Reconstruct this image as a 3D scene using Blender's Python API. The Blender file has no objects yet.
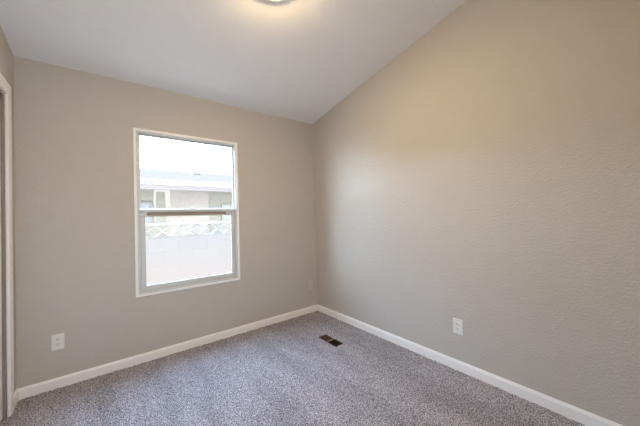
import bpy, bmesh, math, random
import numpy as np
from mathutils import Matrix, Vector

S = bpy.context.scene
COL = S.collection
random.seed(7)

# ------------------------------------------------------------------ camera
cam_d = bpy.data.cameras.new('camera')
cam = bpy.data.objects.new('camera', cam_d)
COL.objects.link(cam)
cam_d.sensor_fit = 'HORIZONTAL'
cam_d.sensor_width = 36.0
cam_d.lens = 269.44 / 640 * 36.0
cam_d.shift_y = -1.45 / 640
cam_d.clip_start = 0.02
cam_d.clip_end = 300
RT = Vector((0.789672, -0.612845, -0.028961))
UP = Vector((0.012285, -0.0314, 0.999431))
FW = Vector((0.613406, 0.789579, 0.017266))
m = Matrix((RT, UP, -FW)).transposed().to_4x4()
m.translation = (0, 0, 1.2)
cam.matrix_world = m
S.camera = cam

# ------------------------------------------------------------------ world, sun, exposure
W = bpy.data.worlds.new('sky')
S.world = W
W.use_nodes = True
SKY_BASE, SKY_BAND, SKY_REAR, SKY_HIGH = 0.8, 64.0, 4.6, 19.5   # all round, low haze on the window side, haze behind the house, high blue sky
wn = W.node_tree
wn.nodes.remove(wn.nodes['Background'])
def wnode(t, **k):
    n = wn.nodes.new(t)
    for a_, v_ in k.items(): setattr(n, a_, v_)
    return n
w_tc = wnode('ShaderNodeTexCoord')
w_sp = wnode('ShaderNodeSeparateXYZ')
wn.links.new(w_tc.outputs['Generated'], w_sp.inputs[0])
def w_range(src, a0, a1, b0, b1):
    r_ = wnode('ShaderNodeMapRange', interpolation_type='SMOOTHSTEP')
    for k_, v_ in zip(('From Min', 'From Max', 'To Min', 'To Max'), (a0, a1, b0, b1)):
        r_.inputs[k_].default_value = v_
    wn.links.new(src, r_.inputs['Value'])
    return r_.outputs[0]
def w_math(op, a_, b_):
    n = wnode('ShaderNodeMath', operation=op)
    for i_, q_ in enumerate((a_, b_)):
        if isinstance(q_, (int, float)): n.inputs[i_].default_value = q_
        else: wn.links.new(q_, n.inputs[i_])
    return n.outputs[0]
def w_dot(x, y, a0, a1):
    q = w_math('ADD', w_math('MULTIPLY', w_sp.outputs['X'], x), w_math('MULTIPLY', w_sp.outputs['Y'], y))
    return w_range(q, a0, a1, 0, 1)
w_band = w_math('MULTIPLY', w_range(w_sp.outputs['Z'], .06, .34, 1, 0), w_dot(-.52, .85, .10, 1.0))
w_rear = w_math('MULTIPLY', w_range(w_sp.outputs['Z'], .25, .50, 1, 0), w_dot(0, -1, .2, .7))
w_high = w_math('MULTIPLY', w_range(w_sp.outputs['Z'], .15, .45, 0, 1), w_dot(-.2, .98, -.4, .5))
def w_color(fac, strength, col):
    n = wnode('ShaderNodeBackground')
    n.inputs['Color'].default_value = (*col, 1)
    wn.links.new(w_math('MULTIPLY', fac, strength) if fac else w_math('ADD', strength, 0.0), n.inputs['Strength'])
    return n.outputs[0]
def w_add(a_, b_):
    n = wnode('ShaderNodeAddShader')
    wn.links.new(a_, n.inputs[0]); wn.links.new(b_, n.inputs[1])
    return n.outputs[0]
w_all = w_add(w_add(w_color(None, SKY_BASE, (.70, .84, 1)), w_color(w_rear, SKY_REAR, (.78, .89, 1))),
              w_add(w_color(w_band, SKY_BAND, (.64, .84, 1.08)), w_color(w_high, SKY_HIGH, (.41, .63, 1))))
wn.links.new(w_all, wn.nodes['World Output'].inputs['Surface'])

sun_d = bpy.data.lights.new('sun', 'SUN')
sun_d.energy = 13.0
sun_d.angle = math.radians(0.6)
sun_d.color = (1.0, 0.95, 0.87)
sun = bpy.data.objects.new('sun', sun_d)
COL.objects.link(sun)
sun.location = (-4, -3, 12)
sun.rotation_euler = Vector((0.52, 0.08, -0.85)).to_track_quat('-Z', 'Y').to_euler()

LAMP_STRENGTH = 125.0
LAMP_COLOR = (1.0, 0.71, 0.36, 1)

S.view_settings.view_transform = 'Standard'
S.view_settings.look = 'None'
S.view_settings.gamma = 1.0
S.view_settings.use_curve_mapping = False
S.view_settings.exposure = 0.06

# ------------------------------------------------------------------ room dimensions (metres)
XL, XR = -0.5286, 2.0849          # left and right wall faces
YB, YF = 2.7906, -0.40            # back and front wall faces
ZC, SL = 2.3959, 0.1848           # ceiling height at back wall, ceiling slope
T = 0.14                          # wall thickness
def zc(y): return ZC + SL * (YB - y)
WX0, WX1, WZ0, WZ1 = 0.159, 1.073, 0.554, 2.007   # window outer flange
RX0, RX1, RZ0, RZ1 = WX0 + .012, WX1 - .012, WZ0 + .012, WZ1 - .012   # rough hole
CY0, CY1, CZ = 0.95, 2.572, 2.037                 # closet opening
GZ = -0.65                                        # ground outside

# ------------------------------------------------------------------ materials
def new_mat(name):
    mt = bpy.data.materials.new(name)
    mt.use_nodes = True
    nt = mt.node_tree
    return mt, nt, nt.nodes['Principled BSDF']

def plain(name, col, rough=0.5, metal=0.0, noise=0.0, nscale=40, bump=0.0, bscale=200, spec=0.5):
    mt, nt, b = new_mat(name)
    b.inputs['Base Color'].default_value = (*col, 1)
    b.inputs['Roughness'].default_value = rough
    b.inputs['Metallic'].default_value = metal
    b.inputs['Specular IOR Level'].default_value = spec
    tc = nt.nodes.new('ShaderNodeTexCoord')
    if noise > 0:
        n = nt.nodes.new('ShaderNodeTexNoise')
        n.inputs['Scale'].default_value = nscale
        n.inputs['Detail'].default_value = 4
        r = nt.nodes.new('ShaderNodeValToRGB')
        r.color_ramp.elements[0].position = 0.3
        r.color_ramp.elements[1].position = 0.7
        r.color_ramp.elements[0].color = (*[c * (1 - noise) for c in col], 1)
        r.color_ramp.elements[1].color = (*[min(1, c * (1 + noise)) for c in col], 1)
        nt.links.new(tc.outputs['Object'], n.inputs['Vector'])
        nt.links.new(n.outputs['Fac'], r.inputs['Fac'])
        nt.links.new(r.outputs['Color'], b.inputs['Base Color'])
    if bump > 0:
        n2 = nt.nodes.new('ShaderNodeTexNoise')
        n2.inputs['Scale'].default_value = bscale
        n2.inputs['Detail'].default_value = 3
        bp = nt.nodes.new('ShaderNodeBump')
        bp.inputs['Strength'].default_value = bump
        bp.inputs['Distance'].default_value = 0.004
        nt.links.new(tc.outputs['Object'], n2.inputs['Vector'])
        nt.links.new(n2.outputs['Fac'], bp.inputs['Height'])
        nt.links.new(bp.outputs['Normal'], b.inputs['Normal'])
    return mt

M = {}
WALL = (0.53, 0.492, 0.447)
M['wall'] = plain('greige orange peel paint', WALL, 0.65, noise=.015, nscale=9, bump=.9, bscale=85, spec=.35)
M['wall_plate'] = plain('painted plate', (.60, .53, .46), 0.5)
M['ceiling'] = plain('white ceiling paint', (.86, .855, .845), 0.8, noise=.01, nscale=12, bump=.35, bscale=110, spec=.2)
M['trim'] = plain('white semi gloss trim', (.88, .87, .86), 0.35, bump=.03, bscale=30)
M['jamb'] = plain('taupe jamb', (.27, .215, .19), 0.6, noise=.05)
M['door'] = plain('white closet door paint', (.74, .75, .73), 0.4, bump=.05, bscale=60)
M['vinyl'] = plain('white window vinyl', (.60, .62, .61), 0.35, noise=.01)
M['gasket'] = plain('grey weatherstrip', (.16, .155, .15), 0.7, noise=.05)
M['plastic'] = plain('white outlet plastic', (.80, .79, .76), 0.3, noise=.01)
M['slot'] = plain('dark slot', (.02, .02, .02), 0.6, noise=.1)
M['screw'] = plain('painted screw head', (.70, .69, .66), 0.35, noise=.05)
M['bronze'] = plain('brown enamelled steel', (.085, .045, .022), 0.45, metal=0.2, noise=.15, nscale=90)
M['duct'] = plain('dark duct interior', (.03, .028, .026), 0.6, metal=.3, noise=.3, nscale=30)
M['lamp_metal'] = plain('brushed lamp pan', (.62, .58, .52), 0.35, metal=.7, noise=.05)
M['chrome'] = plain('satin metal', (.6, .6, .6), 0.3, metal=.9, noise=.05)
M['siding'] = plain('tan siding', (.42, .38, .31), 0.7, noise=.05, nscale=6)
M['roofing'] = plain('outer roof', (.45, .45, .44), 0.8, noise=.1, nscale=30)
M['ground'] = plain('pale concrete ground', (.46, .43, .39), 0.9, noise=.1, nscale=3, bump=.2, bscale=40)
M['breeze'] = plain('white painted breeze block', (0.540, 0.462, 0.414), 0.85, noise=.05, nscale=20)
M['cap'] = plain('white wall cap', (0.567, 0.492, 0.448), 0.85, noise=.05, nscale=20)
M['nb_roof'] = plain('pale grey shingle roof', (0.128, 0.111, 0.099), 0.9, noise=.06, nscale=14, spec=0)
M['nb_white'] = plain('white awning metal', (0.510, 0.449, 0.415), 0.7, noise=.03, spec=.1)
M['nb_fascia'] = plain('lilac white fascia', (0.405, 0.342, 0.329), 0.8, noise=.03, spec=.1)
M['nb_tan'] = plain('pale olive stucco', (0.480, 0.440, 0.360), 0.9, noise=.05, nscale=8)
M['nb_grey'] = plain('pale grey panel', (0.600, 0.503, 0.440), 0.8, noise=.06, nscale=8)
M['nb_post'] = plain('cream porch post', (0.486, 0.396, 0.325), 0.8, noise=.03, spec=.1)
M['nb_glass'] = plain('far window glass', (0.495, 0.496, 0.496), 0.15, noise=.05)
M['nb_dark'] = plain('dark rib end', (.12, .12, .12), 0.7, noise=.1)

# block wall: painted block with mortar joints, pinkish stain on the lower courses
def block_mat():
    mt, nt, b = new_mat('pale painted concrete block')
    tc = nt.nodes.new('ShaderNodeTexCoord')
    mp = nt.nodes.new('ShaderNodeMapping')
    mp.inputs['Rotation'].default_value = (math.pi / 2, 0, 0)
    br = nt.nodes.new('ShaderNodeTexBrick')
    br.inputs['Color1'].default_value = (.385, .325, .29, 1)
    br.inputs['Color2'].default_value = (.37, .312, .28, 1)
    br.inputs['Mortar'].default_value = (.345, .292, .262, 1)
    br.inputs['Scale'].default_value = 1
    br.inputs['Mortar Size'].default_value = .006
    br.inputs['Brick Width'].default_value = .4
    br.inputs['Row Height'].default_value = .2
    nt.links.new(tc.outputs['Object'], mp.inputs['Vector'])
    nt.links.new(mp.outputs['Vector'], br.inputs['Vector'])
    n = nt.nodes.new('ShaderNodeTexNoise')
    n.inputs['Scale'].default_value = 2.5
    n.inputs['Detail'].default_value = 5
    nt.links.new(tc.outputs['Object'], n.inputs['Vector'])
    sx = nt.nodes.new('ShaderNodeSeparateXYZ')
    nt.links.new(tc.outputs['Object'], sx.inputs[0])
    ad = nt.nodes.new('ShaderNodeMath'); ad.operation = 'MULTIPLY_ADD'
    ad.inputs[1].default_value = .5
    nt.links.new(n.outputs['Fac'], ad.inputs[0])
    nt.links.new(sx.outputs['Z'], ad.inputs[2])
    rp = nt.nodes.new('ShaderNodeMapRange')
    rp.inputs['From Min'].default_value = 1.25
    rp.inputs['From Max'].default_value = 1.75
    rp.inputs['To Min'].default_value = .75
    rp.inputs['To Max'].default_value = 0
    nt.links.new(ad.outputs[0], rp.inputs['Value'])
    mx = nt.nodes.new('ShaderNodeMix'); mx.data_type = 'RGBA'
    mx.inputs['B'].default_value = (.42, .325, .275, 1)
    nt.links.new(rp.outputs[0], mx.inputs['Factor'])
    nt.links.new(br.outputs['Color'], mx.inputs['A'])
    nt.links.new(mx.outputs['Result'], b.inputs['Base Color'])
    b.inputs['Roughness'].default_value = .9
    return mt
M['block'] = block_mat()

def glass_mat():
    mt = bpy.data.materials.new('window glass')
    mt.use_nodes = True
    nt = mt.node_tree
    nt.nodes.remove(nt.nodes['Principled BSDF'])
    out = nt.nodes['Material Output']
    tr = nt.nodes.new('ShaderNodeBsdfTransparent')
    tr.inputs['Color'].default_value = (.95, .97, .96, 1)
    gl = nt.nodes.new('ShaderNodeBsdfGlossy')
    gl.inputs['Roughness'].default_value = .02
    fr = nt.nodes.new('ShaderNodeFresnel'); fr.inputs['IOR'].default_value = 1.45
    mx = nt.nodes.new('ShaderNodeMixShader')
    ge = nt.nodes.new('ShaderNodeNewGeometry')
    fb = nt.nodes.new('ShaderNodeMath'); fb.operation = 'SUBTRACT'; fb.inputs[0].default_value = 1
    nt.links.new(ge.outputs['Backfacing'], fb.inputs[1])
    fm = nt.nodes.new('ShaderNodeMath'); fm.operation = 'MULTIPLY'
    nt.links.new(fr.outputs[0], fm.inputs[0]); nt.links.new(fb.outputs[0], fm.inputs[1])
    nt.links.new(fm.outputs[0], mx.inputs[0])
    nt.links.new(tr.outputs[0], mx.inputs[1])
    nt.links.new(gl.outputs[0], mx.inputs[2])
    nt.links.new(mx.outputs[0], out.inputs['Surface'])
    return mt
M['glass'] = glass_mat()

def lamp_mat():
    mt, nt, b = new_mat('lit frosted glass')
    b.inputs['Base Color'].default_value = (.9, .85, .75, 1)
    b.inputs['Roughness'].default_value = .4
    b.inputs['Emission Color'].default_value = LAMP_COLOR
    b.inputs['Emission Strength'].default_value = LAMP_STRENGTH
    return mt
M['lamp'] = lamp_mat()

def carpet_mat():
    mt, nt, b = new_mat('speckled grey taupe carpet')
    tc = nt.nodes.new('ShaderNodeTexCoord')
    def noise(scale, detail=2, rough=.5, stretch=None):
        n = nt.nodes.new('ShaderNodeTexNoise')
        n.inputs['Scale'].default_value = scale
        n.inputs['Detail'].default_value = detail
        n.inputs['Roughness'].default_value = rough
        if stretch:
            mp = nt.nodes.new('ShaderNodeMapping')
            mp.inputs['Scale'].default_value = stretch
            mp.inputs['Rotation'].default_value = (0, 0, math.radians(35))
            nt.links.new(tc.outputs['Object'], mp.inputs['Vector'])
            nt.links.new(mp.outputs['Vector'], n.inputs['Vector'])
        else:
            nt.links.new(tc.outputs['Object'], n.inputs['Vector'])
        return n
    n1 = noise(160, 2, .65)
    r1 = nt.nodes.new('ShaderNodeValToRGB')
    e = r1.color_ramp.elements
    e[0].position = .36; e[0].color = (.092, .085, .095, 1)
    e[1].position = .64; e[1].color = (.68, .67, .74, 1)
    k = r1.color_ramp.elements.new(.5); k.color = (.315, .303, .337, 1)
    nt.links.new(n1.outputs['Fac'], r1.inputs['Fac'])
    n2 = noise(5.0, 3, .6, (1, .24, 1))            # brushed nap, vacuum tracks
    mr = nt.nodes.new('ShaderNodeMapRange')
    mr.inputs['From Min'].default_value = .38
    mr.inputs['From Max'].default_value = .62
    mr.inputs['To Min'].default_value = .86
    mr.inputs['To Max'].default_value = 1.08
    nt.links.new(n2.outputs['Fac'], mr.inputs['Value'])
    mu = nt.nodes.new('ShaderNodeVectorMath'); mu.operation = 'SCALE'
    nt.links.new(r1.outputs['Color'], mu.inputs[0])
    nt.links.new(mr.outputs[0], mu.inputs['Scale'])
    nt.links.new(mu.outputs[0], b.inputs['Base Color'])
    b.inputs['Roughness'].default_value = 1.0
    b.inputs['Specular IOR Level'].default_value = .1
    n3 = noise(220, 2, .6)
    bp = nt.nodes.new('ShaderNodeBump')
    bp.inputs['Strength'].default_value = .6
    bp.inputs['Distance'].default_value = .006
    nt.links.new(n3.outputs['Fac'], bp.inputs['Height'])
    nt.links.new(bp.outputs['Normal'], b.inputs['Normal'])
    return mt
M['carpet'] = carpet_mat()

# ------------------------------------------------------------------ mesh helpers
def box(bm, x0, x1, y0, y1, z0, z1):
    vs = [bm.verts.new(p) for p in ((x0,y0,z0),(x1,y0,z0),(x1,y1,z0),(x0,y1,z0),
                                    (x0,y0,z1),(x1,y0,z1),(x1,y1,z1),(x0,y1,z1))]
    for f in ((3,2,1,0),(4,5,6,7),(0,1,5,4),(1,2,6,5),(2,3,7,6),(3,0,4,7)):
        bm.faces.new([vs[i] for i in f])

def prism(bm, pts, axis, a, b):
    """extrude polygon pts along axis ('x','y','z') from a to b"""
    def P(p, t):
        return {'x': (t, p[0], p[1]), 'y': (p[0], t, p[1]), 'z': (p[0], p[1], t)}[axis]
    A = [bm.verts.new(P(p, a)) for p in pts]
    B = [bm.verts.new(P(p, b)) for p in pts]
    n = len(pts)
    bm.faces.new(A); bm.faces.new(B[::-1])
    for i in range(n):
        bm.faces.new((A[i], B[i], B[(i+1) % n], A[(i+1) % n]))

def cyl(bm, c, r, depth, axis='z', seg=24, r2=None):
    rot = {'z': Matrix(), 'x': Matrix.Rotation(math.pi/2, 4, 'Y'), 'y': Matrix.Rotation(-math.pi/2, 4, 'X')}[axis]
    bmesh.ops.create_cone(bm, cap_ends=True, segments=seg, radius1=r, radius2=r if r2 is None else r2,
                          depth=depth, matrix=Matrix.Translation(c) @ rot)

def lathe(bm, prof, seg=48):
    rings = []
    for r, z in prof:
        if r < 1e-6:
            rings.append([bm.verts.new((0, 0, z))])
        else:
            rings.append([bm.verts.new((r*math.cos(2*math.pi*i/seg), r*math.sin(2*math.pi*i/seg), z)) for i in range(seg)])
    for a, b in zip(rings, rings[1:]):
        for i in range(seg):
            j = (i+1) % seg
            if len(a) == 1 and len(b) == 1: continue
            if len(a) == 1: bm.faces.new((a[0], b[i], b[j]))
            elif len(b) == 1: bm.faces.new((a[i], b[0], a[j]))
            else: bm.faces.new((a[i], b[i], b[j], a[j]))

def ring_frame(bm, x0, x1, z0, z1, w, y0, y1, wb=None, wt=None):
    """rectangular frame in the xz plane; w side width, wb bottom, wt top"""
    wb = w if wb is None else wb
    wt = w if wt is None else wt
    O = [(x0,z0),(x1,z0),(x1,z1),(x0,z1)]
    I = [(x0+w,z0+wb),(x1-w,z0+wb),(x1-w,z1-wt),(x0+w,z1-wt)]
    for y_ in (0,):
        ov = [[bm.verts.new((p[0], y, p[1])) for p in O] for y in (y0, y1)]
        iv = [[bm.verts.new((p[0], y, p[1])) for p in I] for y in (y0, y1)]
    for i in range(4):
        j = (i+1) % 4
        bm.faces.new((ov[0][i], ov[0][j], iv[0][j], iv[0][i]))
        bm.faces.new((ov[1][j], ov[1][i], iv[1][i], iv[1][j]))
        bm.faces.new((ov[0][j], ov[0][i], ov[1][i], ov[1][j]))
        bm.faces.new((iv[0][i], iv[0][j], iv[1][j], iv[1][i]))

def obj(name, bm, mat, parent=None, bevel=0.0, segs=2, smooth=False, loc=None):
    bmesh.ops.recalc_face_normals(bm, faces=bm.faces)
    me = bpy.data.meshes.new(name)
    bm.to_mesh(me); bm.free()
    if loc is not None:
        me.transform(Matrix.Translation(-Vector(loc)))
    me.materials.append(M[mat])
    o = bpy.data.objects.new(name, me)
    COL.objects.link(o)
    if parent is not None:
        o.parent = parent
    elif loc is not None:
        o.location = loc
    if bevel:
        bv = o.modifiers.new('bevel', 'BEVEL')
        bv.width = bevel; bv.segments = segs; bv.limit_method = 'ANGLE'
    if smooth:
        for p in me.polygons: p.use_smooth = True
    return o

def B(): return bmesh.new()

def struct(o):
    o['kind'] = 'structure'
    return o

def tag(o, label, cat, group=None):
    o['label'] = label; o['category'] = cat
    if group: o['group'] = group
    return o

def empty(name, loc, rot=(0,0,0)):
    o = bpy.data.objects.new(name, None)
    o.empty_display_size = .05
    COL.objects.link(o)
    o.location = loc; o.rotation_euler = rot
    return o

# ------------------------------------------------------------------ room shell
# floor: carpet as a fine mesh with a tufted surface and a hole for the register
VX0, VX1, VY0, VY1 = 1.617, 1.713, 1.906, 2.166
def carpet():
    step = .0075
    def axis(a, b, cuts):
        n = int(round((b-a)/step)); v = list(np.linspace(a, b, n+1))
        for c in cuts:
            i = int(np.argmin([abs(t-c) for t in v])); v[i] = c
        return np.array(v)
    xs = axis(-1.25, XR+.01, (VX0, VX1)); ys = axis(YF-.01, YB+.01, (VY0, VY1))
    nx, ny = len(xs), len(ys)
    rng = np.random.default_rng(3)
    Z = rng.random((ny, nx))
    Z = (Z + np.roll(Z,1,0)*.5 + np.roll(Z,1,1)*.5) / 2
    z = -.011 + .011*Z
    X, Y = np.meshgrid(xs, ys)
    inm = (X >= VX0-1e-6) & (X <= VX1+1e-6) & (Y >= VY0-1e-6) & (Y <= VY1+1e-6)
    z = np.where(inm, -.006, z)
    X = X + (rng.random(X.shape)-.5)*.004*(~inm); Y = Y + (rng.random(X.shape)-.5)*.004*(~inm)
    co = np.stack([X, Y, z], -1).reshape(-1, 3)
    i = np.arange((ny-1)*(nx-1)); r = i // (nx-1); c = i % (nx-1)
    a = r*nx+c
    quads = np.stack([a, a+1, a+nx+1, a+nx], -1)
    f = inm.reshape(-1)
    keep = ~(f[quads].all(1))
    quads = quads[keep]
    me = bpy.data.meshes.new('floor')
    me.vertices.add(len(co)); me.vertices.foreach_set('co', co.ravel().astype(np.float32))
    me.loops.add(quads.size); me.loops.foreach_set('vertex_index', quads.ravel().astype(np.int32))
    me.polygons.add(len(quads))
    me.polygons.foreach_set('loop_start', (np.arange(len(quads))*4).astype(np.int32))
    me.polygons.foreach_set('loop_total', np.full(len(quads), 4, np.int32))
    me.update(calc_edges=True); me.validate()
    me.polygons.foreach_set('use_smooth', np.ones(len(me.polygons), bool))
    me.materials.append(M['carpet'])
    o = bpy.data.objects.new('floor', me); COL.objects.link(o)
    return struct(o)
carpet()

# back wall, with the window hole
bm = B()
zt = ZC + .04
box(bm, XL-T, RX0, YB, YB+T, GZ+.02, zt)
box(bm, RX1, XR+T, YB, YB+T, GZ+.02, zt)
box(bm, RX0, RX1, YB, YB+T, GZ+.02, RZ0)
box(bm, RX0, RX1, YB, YB+T, RZ1, zt)
struct(obj('wall_back', bm, 'wall'))
# right wall
bm = B()
prism(bm, [(YF-T, -.05), (YB, -.05), (YB, zc(YB)+.04), (YF-T, zc(YF-T)+.04)], 'x', XR, XR+T)
struct(obj('wall_right', bm, 'wall'))
# left wall with closet opening
bm = B()
prism(bm, [(CY1, -.05), (YB, -.05), (YB, zc(YB)+.04), (CY1, zc(CY1)+.04)], 'x', XL-T, XL)
prism(bm, [(CY0, CZ), (CY1, CZ), (CY1, zc(CY1)+.04), (CY0, zc(CY0)+.04)], 'x', XL-T, XL)
prism(bm, [(YF-T, -.05), (CY0, -.05), (CY0, zc(CY0)+.04), (YF-T, zc(YF-T)+.04)], 'x', XL-T, XL)
struct(obj('wall_left', bm, 'wall'))
# front wall
bm = B()
DX0, DX1, DZ = -.44, .38, 2.04                # unseen open doorway, added behind the camera to let in fill daylight
box(bm, XL, DX0, YF-T, YF, -.05, zc(YF)+.04)
box(bm, DX1, XR, YF-T, YF, -.05, zc(YF)+.04)
box(bm, DX0, DX1, YF-T, YF, DZ, zc(YF)+.04)
struct(obj('wall_front', bm, 'wall'))
# closet shell
bm = B()
box(bm, -1.30, -1.24, .80, 2.72, -.05, 2.36)
box(bm, -1.24, XL-T, .80, .86, -.05, 2.36)
box(bm, -1.24, XL-T, 2.66, 2.72, -.05, 2.36)
box(bm, -1.30, XL-T, .80, 2.72, 2.36, 2.42)
struct(obj('wall_closet', bm, 'wall'))
# ceiling slab following the slope, with the roof above it and eaves
bm = B()
prism(bm, [(YF-T, zc(YF-T)), (YB+.002, zc(YB+.002)), (YB+.002, zc(YB)+.10), (YF-T, zc(YF-T)+.10)], 'x', XL-.0005, XR+.0005)
struct(obj('ceiling', bm, 'ceiling'))
bm = B()
prism(bm, [(YF-.6, zc(YF-.6)+.12), (YB+.36, zc(YB+.36)+.12), (YB+.36, zc(YB+.36)+.24), (YF-.6, zc(YF-.6)+.24)], 'x', -2.6, 4.2)
struct(obj('roof', bm, 'roofing'))

# baseboards (profile: thickness, height, eased top)
BT, BH = .013, .0695
prof = [(0, -.012), (BT, -.012), (BT, BH-.016), (BT-.004, BH-.006), (BT-.007, BH), (0, BH)]
bm = B(); prism(bm, [(YB-a, z) for a, z in prof], 'x', XL, XR)
struct(obj('baseboard_back', bm, 'trim', bevel=.001))
bm = B(); prism(bm, [(XR-a, z) for a, z in prof], 'y', YF, YB)
struct(obj('baseboard_right', bm, 'trim', bevel=.001))
bm = B(); prism(bm, [(XL+a, z) for a, z in prof], 'y', CY1+.083, YB)
prism(bm, [(XL+a, z) for a, z in prof], 'y', YF, CY0-.083)
struct(obj('baseboard_left', bm, 'trim', bevel=.001))
bm = B(); prism(bm, [(YF+a, z) for a, z in prof], 'x', DX1+.07, XR)
struct(obj('baseboard_front', bm, 'trim', bevel=.001))

# closet casing: two sides and head with mitred corners, plus the jamb lining
def casing():
    w, th, rv = .078, .016, .005
    y0, y1, z1 = CY0-rv, CY1+rv, CZ+rv
    bm = B()
    def piece(q):
        a = [bm.verts.new((XL, y, z)) for y, z in q]
        b = [bm.verts.new((XL+th, y, z)) for y, z in q]
        bm.faces.new(b); bm.faces.new(a[::-1])
        for i in range(4):
            j = (i+1) % 4
            bm.faces.new((a[i], a[j], b[j], b[i]))
    piece([(y1, -.01), (y1+w, -.01), (y1+w, z1+w), (y1, z1)])
    piece([(y0-w, -.01), (y0, -.01), (y0, z1), (y0-w, z1+w)])
    piece([(y0, z1), (y1, z1), (y1+w, z1+w), (y0-w, z1+w)])
    t = struct(obj('trim_1', bm, 'trim', bevel=.004, segs=2))
    bm = B()
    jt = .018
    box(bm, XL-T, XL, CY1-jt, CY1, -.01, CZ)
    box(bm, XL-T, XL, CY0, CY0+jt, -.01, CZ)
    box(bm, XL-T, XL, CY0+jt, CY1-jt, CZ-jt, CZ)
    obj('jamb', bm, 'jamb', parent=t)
    bm = B()
    box(bm, XL-.12, XL-.008, CY0+jt, CY1-jt, CZ-jt-.025, CZ-jt)
    obj('door_track', bm, 'gasket', parent=t)
casing()

# sliding closet doors
def closet_door(name, x0, y0, y1, pull_y):
    bm = B()
    box(bm, x0-.032, x0, y0, y1, .014, CZ-.05)
    d = struct(obj(name, bm, 'door', bevel=.003))
    bm = B()
    cyl(bm, (x0+.001, pull_y, .95), .024, .004, 'x', 24)
    obj('finger_pull', bm, 'chrome', parent=d)
closet_door('door_1', XL-.012, 1.72, CY1-.024, 2.44)
closet_door('door_2', XL-.052, CY0+.022, 1.76, 1.06)

# ------------------------------------------------------------------ window
def window():
    bm = B()
    ring_frame(bm, RX0, RX1, RZ0, RZ1, .020, YB-.002, YB+.055)
    win = struct(obj('window_1', bm, 'vinyl', bevel=.002))
    bm = B()
    ring_frame(bm, WX0, WX1, WZ0, WZ1, .020, YB-.010, YB)
    obj('window_flange', bm, 'trim', parent=win, bevel=.002)
    # opening inside main frame
    ox0, ox1, oz0, oz1 = RX0+.020, RX1-.020, RZ0+.020, RZ1-.020
    # upper sash, outer track
    bm = B()
    ring_frame(bm, ox0, ox1, 1.272, oz1, .017, YB+.029, YB+.041, wb=.030, wt=.020)
    us = obj('upper_sash', bm, 'vinyl', parent=win, bevel=.002)
    bm = B(); box(bm, ox0+.012, ox1-.012, YB+.033, YB+.037, 1.295, oz1-.015)
    obj('upper_glass', bm, 'glass', parent=us)
    # lower sash, inner track
    zt_ = 1.300
    bm = B()
    ring_frame(bm, ox0+.002, ox1-.002, oz0, zt_, .046, YB+.010, YB+.024, wb=.052, wt=.055)
    ls = obj('lower_sash', bm, 'vinyl', parent=win, bevel=.003)
    bm = B(); box(bm, ox0+.04, ox1-.04, YB+.0175, YB+.0215, oz0+.045, zt_-.05)
    obj('lower_glass', bm, 'glass', parent=ls)
    # projecting pull ledge along the meeting rail and a taupe strip painting the shade beneath it
    bm = B(); prism(bm, [(YB+.012, zt_-.022), (YB-.004, zt_-.018), (YB-.006, zt_-.004), (YB-.002, zt_+.006), (YB+.026, zt_+.010), (YB+.026, zt_), (YB+.012, zt_)], 'x', ox0+.004, ox1-.004)
    obj('pull_ledge', bm, 'vinyl', parent=ls, bevel=.0015)
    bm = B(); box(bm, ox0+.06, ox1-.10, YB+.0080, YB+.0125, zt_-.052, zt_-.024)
    obj('dark_strip', bm, 'rail_shade', parent=ls)
    # glazing beads around the lower glass
    bm = B(); ring_frame(bm, ox0+.010, ox1-.010, oz0+.010, zt_-.056, .006, YB+.0090, YB+.0125)
    obj('sash_groove', bm, 'groove', parent=ls)
    # cam latch in the middle of the rail
    bm = B(); box(bm, .59, .64, YB+.0, YB+.022, zt_+.010, zt_+.016)
    cyl(bm, (.615, YB+.011, zt_+.018), .009, .010, 'z', 16)
    obj('sash_latch', bm, 'vinyl', parent=ls, bevel=.001)
M['rail_shade'] = plain('taupe rail shade', (.30, .245, .19), 0.6, noise=.05)
M['groove'] = plain('grey glazing groove', (.50, .51, .50), 0.5, noise=.03)
window()

# ------------------------------------------------------------------ outlets and plates
def plate_mesh(bm, w=.070, h=.115, t=.006):
    # local frame: plate in xz, front faces -y, back at y=0
    prism(bm, [(-w/2, -h/2), (w/2, -h/2), (w/2, h/2), (-w/2, h/2)], 'y', -t, 0)

def outlet(loc, rz, label):
    r = empty('wall_outlet', loc, (0, 0, rz))
    tag(r, label, 'outlet')
    bm = B(); plate_mesh(bm)
    obj('cover_plate', bm, 'plastic', parent=r, bevel=.003, segs=3)
    for dz in (.0195, -.0195):
        bm = B()
        pts = []
        for i in range(32):                        # rounded sides, flat top and bottom
            a = 2*math.pi*i/32
            pts.append((.0172*math.cos(a), max(-.0135, min(.0135, .0172*math.sin(a))) + dz))
        prism(bm, pts, 'y', -.0085, -.005)
        rc = obj('receptacle', bm, 'plastic', parent=r, bevel=.0006)
        for dx, hh in ((-.0064, .0085), (.0064, .0070)):
            bm = B(); box(bm, dx-.0016, dx+.0016, -.0092, -.0080, dz+.0012, dz+.0012+hh)
            obj('slot', bm, 'slot', parent=rc)
        bm = B(); cyl(bm, (0, -.0086, dz-.0065), .0028, .0012, 'y', 16)
        obj('ground_hole', bm, 'slot', parent=rc)
    bm = B(); cyl(bm, (0, -.0066, 0), .0032, .0016, 'y', 16)
    obj('screw', bm, 'screw', parent=r)
    return r
outlet((-.319, YB, .329), 0, 'white duplex outlet low on the window wall, below and left of the window')
outlet((XR, 1.007, .329), -math.pi/2, 'white duplex outlet low on the long bare right wall above the baseboard')

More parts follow.
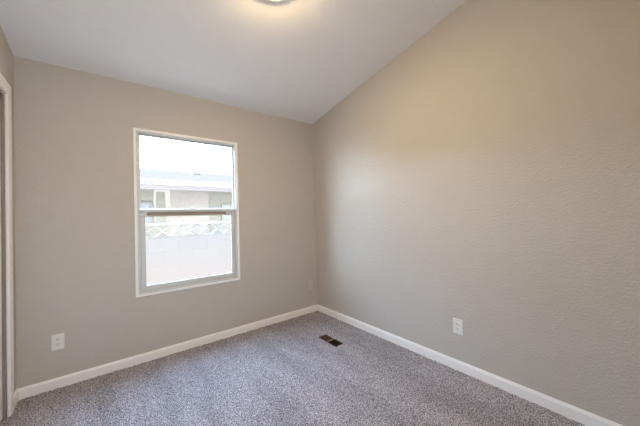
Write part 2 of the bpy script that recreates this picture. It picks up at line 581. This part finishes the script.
r = empty('wall_plate', (1.976, YB, .338))
tag(r, 'small tan painted wall plate low beside the room corner, right of the window', 'wall plate')
bm = B(); plate_mesh(bm, .068, .114, .007)
obj('cover_plate', bm, 'wall_plate', parent=r, bevel=.003, segs=3)
for dz in (.042, -.042):
    bm = B(); cyl(bm, (0, -.0072, dz), .003, .0016, 'y', 14)
    obj('screw', bm, 'wall_plate', parent=r)

# ------------------------------------------------------------------ floor register
def register():
    cx, cy = (VX0+VX1)/2, (VY0+VY1)/2
    r = empty('floor_register', (cx, cy, -.004))
    tag(r, 'brown metal floor register set into the carpet near the far corner', 'floor vent')
    hx, hy = (VX1-VX0)/2, (VY1-VY0)/2
    def place(o): return o
    bm = B()
    # thin rim plus the bar across the middle
    w = .006
    for q in ((-hx, hx, -hy, -hy+w), (-hx, hx, hy-w, hy), (-hx, -hx+w, -hy+w, hy-w), (hx-w, hx, -hy+w, hy-w)):
        box(bm, *q, -.003, .003)
    obj('frame', bm, 'bronze', parent=r, bevel=.001)
    bm = B(); box(bm, -hx+w, hx-w, -.006, .006, -.003, .003)
    obj('center_bar', bm, 'bar_tan', parent=r, bevel=.001)
    # two louver banks; the far bank has its damper closed under the slats
    for s, y0, y1 in ((1, .006, hy-w), (-1, -hy+w, -.006)):
        bm = B()
        n = 9
        for i in range(n):
            y = y0 + (i+.5)*(y1-y0)/n
            tilt = .004
            vs = [(y-.0012-tilt*s, -.013), (y+.0012-tilt*s, -.013), (y+.0012+tilt*s, .001), (y-.0012+tilt*s, .001)]
            prism(bm, vs, 'x', -hx+w, hx-w)
        obj('louver_bank', bm, 'bronze' if s > 0 else 'bronze_shaded', parent=r)  # near slats coloured darker, as shade over the open duct
    bm = B(); box(bm, -hx+w, hx-w, .006, hy-w, -.020, -.016)
    obj('damper', bm, 'bronze', parent=r)
    bm = B()
    for q in ((-hx, hx, -hy-.002, -hy), (-hx, hx, hy, hy+.002), (-hx-.002, -hx, -hy, hy), (hx, hx+.002, -hy, hy)):
        box(bm, *q, -.16, -.004)
    box(bm, -hx, hx, -hy, hy, -.162, -.16)
    obj('duct_boot', bm, 'duct', parent=r)
M['bar_tan'] = plain('tan center bar', (.30, .24, .19), .5, noise=.1, nscale=60)  # center bar, paler than the frame
M['bronze_shaded'] = plain('bronze steel in painted shade', (.03, .02, .014), .5, metal=.2, noise=.15, nscale=90)
register()

# ------------------------------------------------------------------ ceiling light
def ceiling_light(x, y):
    r = empty('ceiling_light', (x, y, zc(y)), (-math.atan(SL), 0, 0))
    tag(r, 'round flush dome ceiling light glowing warm on the sloped ceiling', 'ceiling light')
    bm = B()
    lathe(bm, [(0, 0), (.140, 0), (.152, -.010), (.156, -.028), (.154, -.034), (.150, -.036), (.144, -.035), (.140, -.026), (0, -.022)])
    obj('base_pan', bm, 'lamp_metal', parent=r, smooth=True)
    bm = B()
    R_, d = .138, .056
    prof = [(R_, -.028)]
    for i in range(1, 13):
        a = i/12*math.pi/2
        prof.append((R_*math.cos(a), -.028 - d*math.sin(a)))
    prof[-1] = (0, prof[-1][1])
    lathe(bm, prof)
    obj('glass_dome', bm, 'lamp', parent=r, smooth=True)
ceiling_light(.782, 1.385)

# ------------------------------------------------------------------ outside
bm = B(); box(bm, -30, 30, -12, 60, GZ-.2, GZ)
struct(obj('ground', bm, 'ground'))

# block garden wall with a course of X-pattern breeze blocks under the cap
def garden_wall():
    Y = 4.50
    r = empty('block_wall', (1.0, Y, GZ))
    tag(r, 'pale painted block garden wall with a row of diamond breeze blocks outside the window', 'garden wall')
    X0, X1 = -3.0, 6.0
    off = Vector((1.0, Y, GZ))
    def part(name, bm, mat, **k):
        bm.transform(Matrix.Translation(-off))
        return obj(name, bm, mat, parent=r, **k)
    zt, zb = 1.135, .955
    bm = B(); box(bm, X0, X1, Y, Y+.14, GZ-.05, zb)
    part('block_courses', bm, 'block')
    bm = B(); box(bm, X0, X1, Y-.01, Y+.15, zt, zt+.028)
    part('wall_cap', bm, 'cap', bevel=.004)
    p = .1965
    n = int((X1-X0)/p)
    first = None
    for i in range(n):
        x0 = X0 + i*p - .035; x1 = x0+p; z0, z1 = zb, zt
        if first is None:
            bm = B()
            b = .030
            def bar(a, c, w, y0, y1):
                a = Vector(a); c = Vector(c); d = (c-a).normalized(); nn = Vector((-d.y, d.x))*w/2
                prism(bm, [tuple(a+nn), tuple(a-nn), tuple(c-nn), tuple(c+nn)], 'y', y0, y1)
            bar((0, 0), (p, z1-z0), b, 0, .09)
            bar((0, z1-z0), (p, 0), b, .001, .089)
            prism(bm, [(0, 0), (p, 0), (p, .010), (0, .010)], 'y', .002, .088)
            prism(bm, [(0, z1-z0-.010), (p, z1-z0-.010), (p, z1-z0), (0, z1-z0)], 'y', .002, .088)
            # trim anything leaving the block outline
            for v in bm.verts:
                v.co.x = min(p, max(0, v.co.x)); v.co.z = min(z1-z0, max(0, v.co.z))
            first = obj('breeze_block', bm, 'breeze', parent=r)
            o = first
        else:
            o = first.copy(); COL.objects.link(o); o.parent = r
        o.location = Vector((x0, Y+.025, z0)) - off
garden_wall()

def neighbor_house():
    off = Vector((2.0, 9.5, GZ))
    r = empty('neighbor_house', off)
    tag(r, 'pale single storey house with grey roof and white porch edge beyond the garden wall', 'house')
    def part(name, bm, mat, parent=r, **k):
        bm.transform(Matrix.Translation(-off))
        return obj(name, bm, mat, parent=parent, **k)
    xa, xb = -8, 14
    # house wall
    bm = B(); box(bm, xa, xb, 9.5, 14.0, GZ-.05, 2.45)
    hw = part('wall', bm, 'nb_tan')
    bm = B(); box(bm, 1.42, 2.60, 9.42, 9.52, GZ, 2.40)
    part('wall_panel', bm, 'nb_grey')
    # sloped roof
    bm = B()
    prism(bm, [(8.0, 2.16), (8.0, 2.27), (11.2, 3.05), (14.6, 2.2), (14.6, 2.1), (11.2, 2.93)], 'x', xa-.3, xb+.3)
    rf = part('roof', bm, 'nb_roof')
    # white porch edge and fascia
    bm = B(); box(bm, xa-.3, xb+.3, 7.90, 8.02, 2.115, 2.265)
    part('porch_edge', bm, 'nb_white')
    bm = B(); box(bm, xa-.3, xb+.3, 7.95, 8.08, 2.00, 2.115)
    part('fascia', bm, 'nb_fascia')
    for x in (.66, .80, .99, 1.13, 1.38, 1.52, 1.72):
        bm = B(); box(bm, x, x+.055, 7.892, 7.91, 2.185, 2.205)
        part('edge_slot', bm, 'nb_dark')
    # porch posts and door frame
    for x, w in ((.875, .045), (1.125, .11)):
        bm = B(); box(bm, x, x+w, 8.02, 8.09, GZ, 2.00)
        part('porch_post', bm, 'nb_post')
    bm = B(); box(bm, .875, 1.235, 8.015, 8.095, 1.955, 2.00)
    part('porch_beam', bm, 'nb_white')
    # window left of the posts
    def win(x0, x1, z0, z1):
        bm = B(); ring_frame(bm, x0, x1, z0, z1, .05, 9.44, 9.50)
        w = part('window', bm, 'nb_white')
        bm = B(); box(bm, x0+.04, x1-.04, 9.47, 9.49, z0+.04, z1-.04)
        part('pane', bm, 'nb_glass', parent=w)
    win(.30, .985, 1.05, 1.76)
    win(3.03, 3.40, 1.10, 1.72)
    # roof vent
    bm = B(); cyl(bm, (2.33, 10.4, 2.96), .10, .36, 'z', 20); cyl(bm, (2.33, 10.4, 3.15), .17, .10, 'z', 20, r2=.08)
    part('roof_vent', bm, 'nb_grey')
    bm = B(); cyl(bm, (3.10, 10.7, 3.05), .04, .36, 'z', 12)
    part('vent_pipe', bm, 'nb_grey')
neighbor_house()
